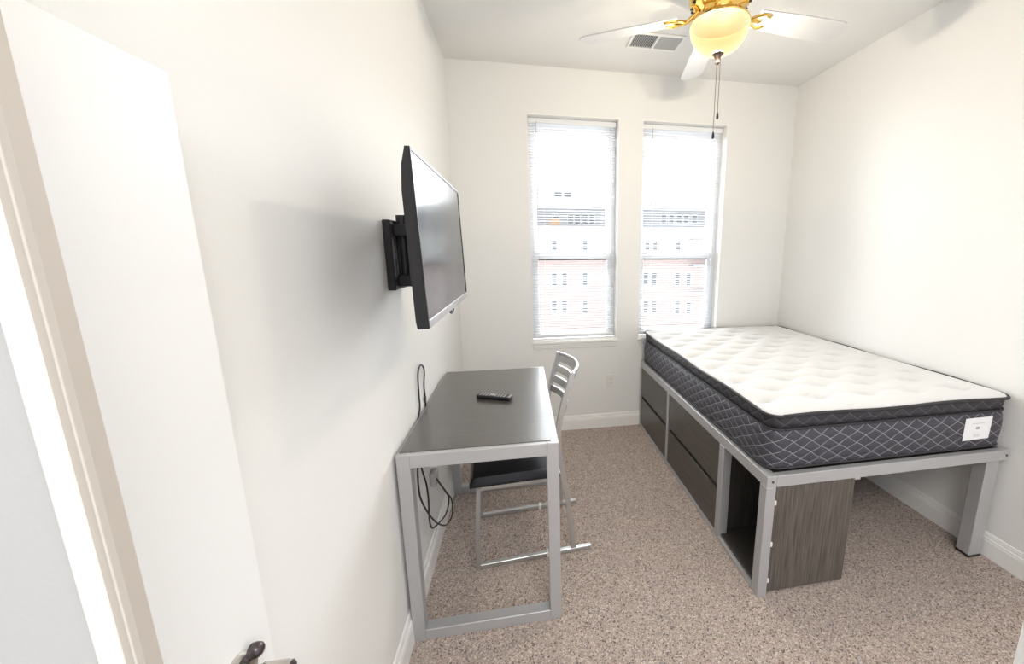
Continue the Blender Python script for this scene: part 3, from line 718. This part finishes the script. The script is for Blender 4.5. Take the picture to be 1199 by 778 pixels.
def outlet(loc, nrm, label):
    o = empty('wall_outlet', loc); tag(o, label, 'outlet', 'wall outlets')
    if nrm == 'Y':
        x, y, z = loc
        pl = MB().box(x-.036, x+.036, y-.006, y, z-.058, z+.058, .002).build('cover_plate', 'plate', o)
        for dz in (.020, -.020):
            rr = MB().lathe([(0.0165, -0.0075), (0.0165, -0.004)], (x, y, z+dz), 20, 'Y').build('socket', 'plate', o)
            q = MB(); q.box(x-.007, x-.005, y-.0082, y-.007, z+dz-.002, z+dz+.006); q.box(x+.005, x+.007, y-.0082, y-.007, z+dz-.002, z+dz+.006); q.build('slot', 'slot', rr)
    else:
        x, y, z = loc
        MB().box(x, x+.006, y-.036, y+.036, z-.058, z+.058, .002).build('cover_plate', 'plate', o)
        for dz in (.020, -.020):
            rr = MB().lathe([(0.0165, 0.004), (0.0165, 0.0075)], (x, y, z+dz), 20, 'X').build('socket', 'plate', o)
            q = MB(); q.box(x+.007, x+.0082, y-.007, y-.005, z+dz-.002, z+dz+.006); q.box(x+.007, x+.0082, y+.005, y+.007, z+dz-.002, z+dz+.006); q.build('slot', 'slot', rr)
    return o
outlet((0.754, YB, 0.433), 'Y', 'white wall outlet on the back wall between window and bed')
outlet((XL, 1.910, 0.455), 'X', 'white wall outlet under the desk with the grey adapter plugged in')
ad = MB().box(XL+.009, XL+.038, 1.870, 1.930, 0.400, 0.475, .004)
ado = ad.build('power_adapter', 'grey'); tag(ado, 'small grey power adapter plugged in below the desk', 'adapter')
m = MB().box(XL, XL+.007, 2.290, 2.370, 0.225, 0.345, .003); cvp = m.build('cable_plate', 'plate'); tag(cvp, 'white blank cover plate low on the left wall near the back', 'cover plate')

# ------------------------------------------------------------------ ceiling vent
vt = empty('ceiling_vent', (0.925, 2.715, ZC)); tag(vt, 'white ceiling air vent with two louvred panels', 'vent')
vx0, vx1, vy0, vy1 = 0.765, 1.085, 2.640, 2.795
m = MB(); z0 = ZC-0.010
m.box(vx0-.015, vx1+.015, vy0-.018, vy0, z0, ZC, .002); m.box(vx0-.015, vx1+.015, vy1, vy1+.018, z0, ZC, .002)
m.box(vx0-.015, vx0, vy0, vy1, z0, ZC, .002); m.box(vx1, vx1+.015, vy0, vy1, z0, ZC, .002); m.box(0.920, 0.932, vy0, vy1, z0, ZC, .002)
m.build('frame', 'trim', vt)
MB().box(vx0, vx1, vy0, vy1, ZC-0.0015, ZC-0.0002).build('duct', 'ventdark', vt)
for (a, b_, tilt) in ((vx0, 0.920, -35), (0.932, vx1, 35)):
    m = MB(); n = 13
    for k in range(n):
        x = a+(b_-a)*(k+.5)/n
        m.box(x-.0065, x+.0065, vy0, vy1, ZC-.0065, ZC-.0055, rot=Matrix.Rotation(math.radians(tilt), 4, 'Y'), piv=(x, 0, ZC-.006))
    m.build('louvers', 'ventgrey', vt)

# ------------------------------------------------------------------ ceiling fan
FX, FY, FZ = 0.938, 1.860, 2.650
fn = empty('ceiling_fan', (FX, FY, ZC)); tag(fn, 'white-bladed brass ceiling fan with a lit bowl lamp', 'ceiling fan')
MB().lathe([(0.070, 0), (0.070, -0.012), (0.060, -0.05), (0.030, -0.07), (0.018, -0.075)], (FX, FY, ZC), 40).build('canopy', 'brass', fn, smooth='auto')
MB().cyl((FX, FY, ZC-.07), (FX, FY, 2.80), 0.015).build('downrod', 'brass', fn, smooth='auto')
mo = MB().lathe([(0.030, 2.815), (0.085, 2.800), (0.128, 2.775), (0.142, 2.740), (0.142, 2.705), (0.136, 2.690), (0.120, 2.676), (0.085, 2.668), (0.075, 2.655), (0.075, 2.625), (0.070, 2.620)], (FX, FY, 0), 56).build('motor_housing', 'brass', fn, smooth='auto')
for k in range(30):
    if k % 3 == 2: continue
    MB().box(FX+0.096, FX+0.134, FY-.0035, FY+.0035, 2.676, 2.682, rot=Matrix.Rotation(2*PI*k/30, 4, 'Z'), piv=(FX, FY, 0)).build('vent_slot', 'slot', mo)
MB().lathe([(0.062, 2.630), (0.095, 2.626), (0.128, 2.615), (0.134, 2.604), (0.131, 2.600), (0.129, 2.606), (0.06, 2.612)], (FX, FY, 0), 56).build('lamp_fitter', 'brass', fn, smooth='auto')
MB().lathe([(0.0005, 2.6045), (0.127, 2.6045), (0.127, 2.6055), (0.0005, 2.6058)], (FX, FY, 0), 48).build('glare_mask', 'glaremask', fn)  # added black disc, masks bulb glare on the brass above
prof = [(0.128, 2.604)]
for k in range(1, 19):
    a = PI/2*k/18; prof.append((0.134*math.cos(a)**0.85 if k < 18 else 0.0005, 2.600-0.122*math.sin(a)))
bw = MB().lathe(prof, (FX, FY, 0), 64, close=False).build('lamp_bowl', 'bowl', fn, smooth=True)
bw['label'] = 'glowing amber frosted glass bowl'
fi = MB().lathe([(0.026, 2.486), (0.027, 2.478), (0.020, 2.472), (0.011, 2.458), (0.009, 2.448), (0.011, 2.442), (0.006, 2.434), (0.0005, 2.432)], (FX, FY, 0), 24).build('finial', 'darkbrass', fn, smooth='auto')
for k in range(5):
    a = math.radians(76.9-72*k)
    Rz = Matrix.Translation((FX, FY, 0)) @ Matrix.Rotation(a, 4, 'Z')
    pitch = Matrix.Translation((0, 0, FZ)) @ Matrix.Rotation(math.radians(-12), 4, 'X') @ Matrix.Translation((0, 0, -FZ))
    # blade outline (x radial, y tangential)
    ol = []
    w0, w1, x0, x1 = 0.052, 0.068, 0.190, 0.690
    ol += [(x0, -w0), (0.45, -w1*0.97), (x1-0.055, -w1)]
    for j in range(1, 8): t_ = j/8*PI/2; ol.append((x1-0.055+0.045*math.sin(t_)*1.0, -w1+0.030*(1-math.cos(t_))))
    ol += [(x1, -w1+0.045), (x1, w1-0.045)]
    for j in range(7, 0, -1): t_ = j/8*PI/2; ol.append((x1-0.055+0.045*math.sin(t_), w1-0.030*(1-math.cos(t_))))
    ol += [(x1-0.055, w1), (0.45, w1*0.97), (x0, w0)]
    m = MB().poly_prism(ol, FZ-0.003, FZ+0.003).xform(Rz @ pitch); bl = m.build('blade', 'blade', fn)
    m = MB()   # curled brass blade iron under the blade
    m.tube([(0.095, 0, 2.672), (0.125, 0, 2.655), (0.155, 0, FZ-.012), (0.20, 0, FZ-.008)], 0.009, 8, 5)
    for s in (-1, 1):
        m.tube([(0.150, 0, FZ-.012), (0.172, s*0.020, FZ-.010), (0.200, s*0.036, FZ-.009), (0.232, s*0.040, FZ-.007), (0.250, s*0.026, FZ-.006)], 0.006, 8, 5)
        m.cyl((0.232, s*0.036, FZ-.012), (0.232, s*0.036, FZ-.003), 0.008, n=12)
    m.cyl((0.205, 0, FZ-.014), (0.205, 0, FZ-.003), 0.010, n=12)
    m.xform(Rz @ pitch); m.build('blade_iron', 'brass', fn, smooth='auto')
def pull(x, y, z0, z1, name):
    m = MB(); n = int((z0-z1)/0.006)
    m.cyl((x, y, z1), (x, y, z0), 0.0011, n=6)
    for k in range(n):
        z = z1+(z0-z1)*(k+.5)/n
        m.cyl((x, y, z-.0016), (x, y, z+.0016), 0.0018, n=6)
    c_ = m.build(name, 'darkbrass', fn)
    MB().lathe([(0.0015, z1+.004), (0.004, z1-.002), (0.0065, z1-.018), (0.0055, z1-.026), (0.002, z1-.030)], (x, y, 0), 14).build('chain_weight', 'blackmetal', c_, smooth='auto')
pull(FX-0.008, FY-0.010, 2.442, 2.135, 'pull_chain'); pull(FX+0.012, FY-0.004, 2.478, 2.225, 'pull_chain')
for k in range(4):    # the bulbs inside the bowl
    a = PI/4+PI/2*k
    lamp = add_light('fan_bulb', 'POINT', (FX+0.065*math.cos(a), FY+0.065*math.sin(a), 2.515+0.010*(k % 2)), 20, (1.0, 0.998, 0.985), 0.0)
    lamp.parent = fn; lamp.matrix_parent_inverse = Matrix.Translation((-FX, -FY, -ZC))

# ------------------------------------------------------------------ outside
D = 45.0
def at(u, v, y=D):
    d_ = r2*((u-690.7)/450.6) - u2*((v-377)/450.6) + fwd; t_ = y/d_.y; return Vector((d_.x*t_, y, 1.58+d_.z*t_))
struct(MB().box(-150, 190, 4.2, 180, -14.2, -14.0).build('ground', 'ground'), 'pale ground outside far below the windows', 'ground')
bl = empty('apartment_building', (12, D, -14)); tag(bl, 'pale brick apartment building across the way, seen through the blinds', 'building')
zr = at(690, 236).z; zf = at(690, 265).z; zb_ = at(690, 299).z
MB().box(-25, 45, D, D+12, -14, zb_).build('brick_wall', 'brick', bl)
MB().box(-25, 45, D, D+12, zb_, zf).build('upper_wall', 'bwhite', bl)
MB().box(-25, 45, D+2.0, D+12, zf, zr-0.6).build('terrace_wall', 'bgrey', bl)
MB().box(-25.3, 45.3, D-0.1, D+12.3, zr-0.6, zr+0.1).build('roof_slab', 'bwhite', bl)
MB().box(-25.2, 45.2, D-0.15, D+0.1, zf-0.15, zf+0.05).build('floor_band', 'bgrey', bl)
MB().box(-25.2, 45.2, D-0.12, D+0.1, zb_-0.1, zb_+0.1).build('floor_band', 'bgrey', bl)
MB().box(-3, 9.5, D+3, D+11, zr+0.1, zr+2.4).build('penthouse', 'bwhite', bl)
def bwin(u, v, wpx, hpx, y=D):
    p = at(u, v, y); s = y/450.6
    m = MB(); hw, hh = wpx*s/2, hpx*s/2
    m.box(p.x-hw-.06, p.x-hw, y-.06, y+.02, p.z-hh, p.z+hh); m.box(p.x+hw, p.x+hw+.06, y-.06, y+.02, p.z-hh, p.z+hh)
    m.box(p.x-hw-.06, p.x+hw+.06, y-.06, y+.02, p.z+hh, p.z+hh+.08); m.box(p.x-hw-.06, p.x+hw+.06, y-.08, y+.02, p.z-hh-.1, p.z-hh)
    m.box(p.x-hw, p.x+hw, y-.05, y+.02, p.z-.04, p.z+.04)
    f = m.build('window', 'bwhite', bl); MB().box(p.x-hw, p.x+hw, y-.03, y+.01, p.z-hh, p.z+hh).build('pane', 'bpane', f)
for u in (632, 649, 661, 685, 700, 756, 766, 793, 806):
    if u in (632, 700): continue
    for v in (327, 360): bwin(u, v, 5.5, 15)
for u in (649, 685, 758, 767, 794): bwin(u, 288, 5, 11)
for u in (653.5, 664.5): bwin(u, 228, 8, 6.5, D+3)
for u in (651, 668, 676, 685, 693, 777, 786, 795, 803, 813): bwin(u, 257, 6, 10, D+2)
for x0, x1 in ((-24.9, 44.9),):
    m = MB(); m.box(x0, x1, D+.05, D+.10, zf+1.05, zf+1.12)
    x = x0
    while x < x1: m.box(x, x+.03, D+.06, D+.09, zf+.05, zf+1.05); x += 0.35
    m.build('terrace_railing', 'bgrey', bl)
p = at(650, 261, D+1.0); MB().box(p.x-.6, p.x+.6, D+1.0, D+1.1, zf, zf+0.75).build('terrace_screen', 'borange', bl)
for v in (281, 311, 343):
    p = at(820, v, D-1.2); m = MB(); m.box(p.x-0.9, p.x+4.5, D-1.3, D, p.z-.12, p.z+.12)
    for k in range(12): m.box(p.x-.88+.45*k, p.x-.84+.45*k, D-1.28, D-1.24, p.z-1.2, p.z-.12)
    m.build('balcony', 'bgrey', bl)
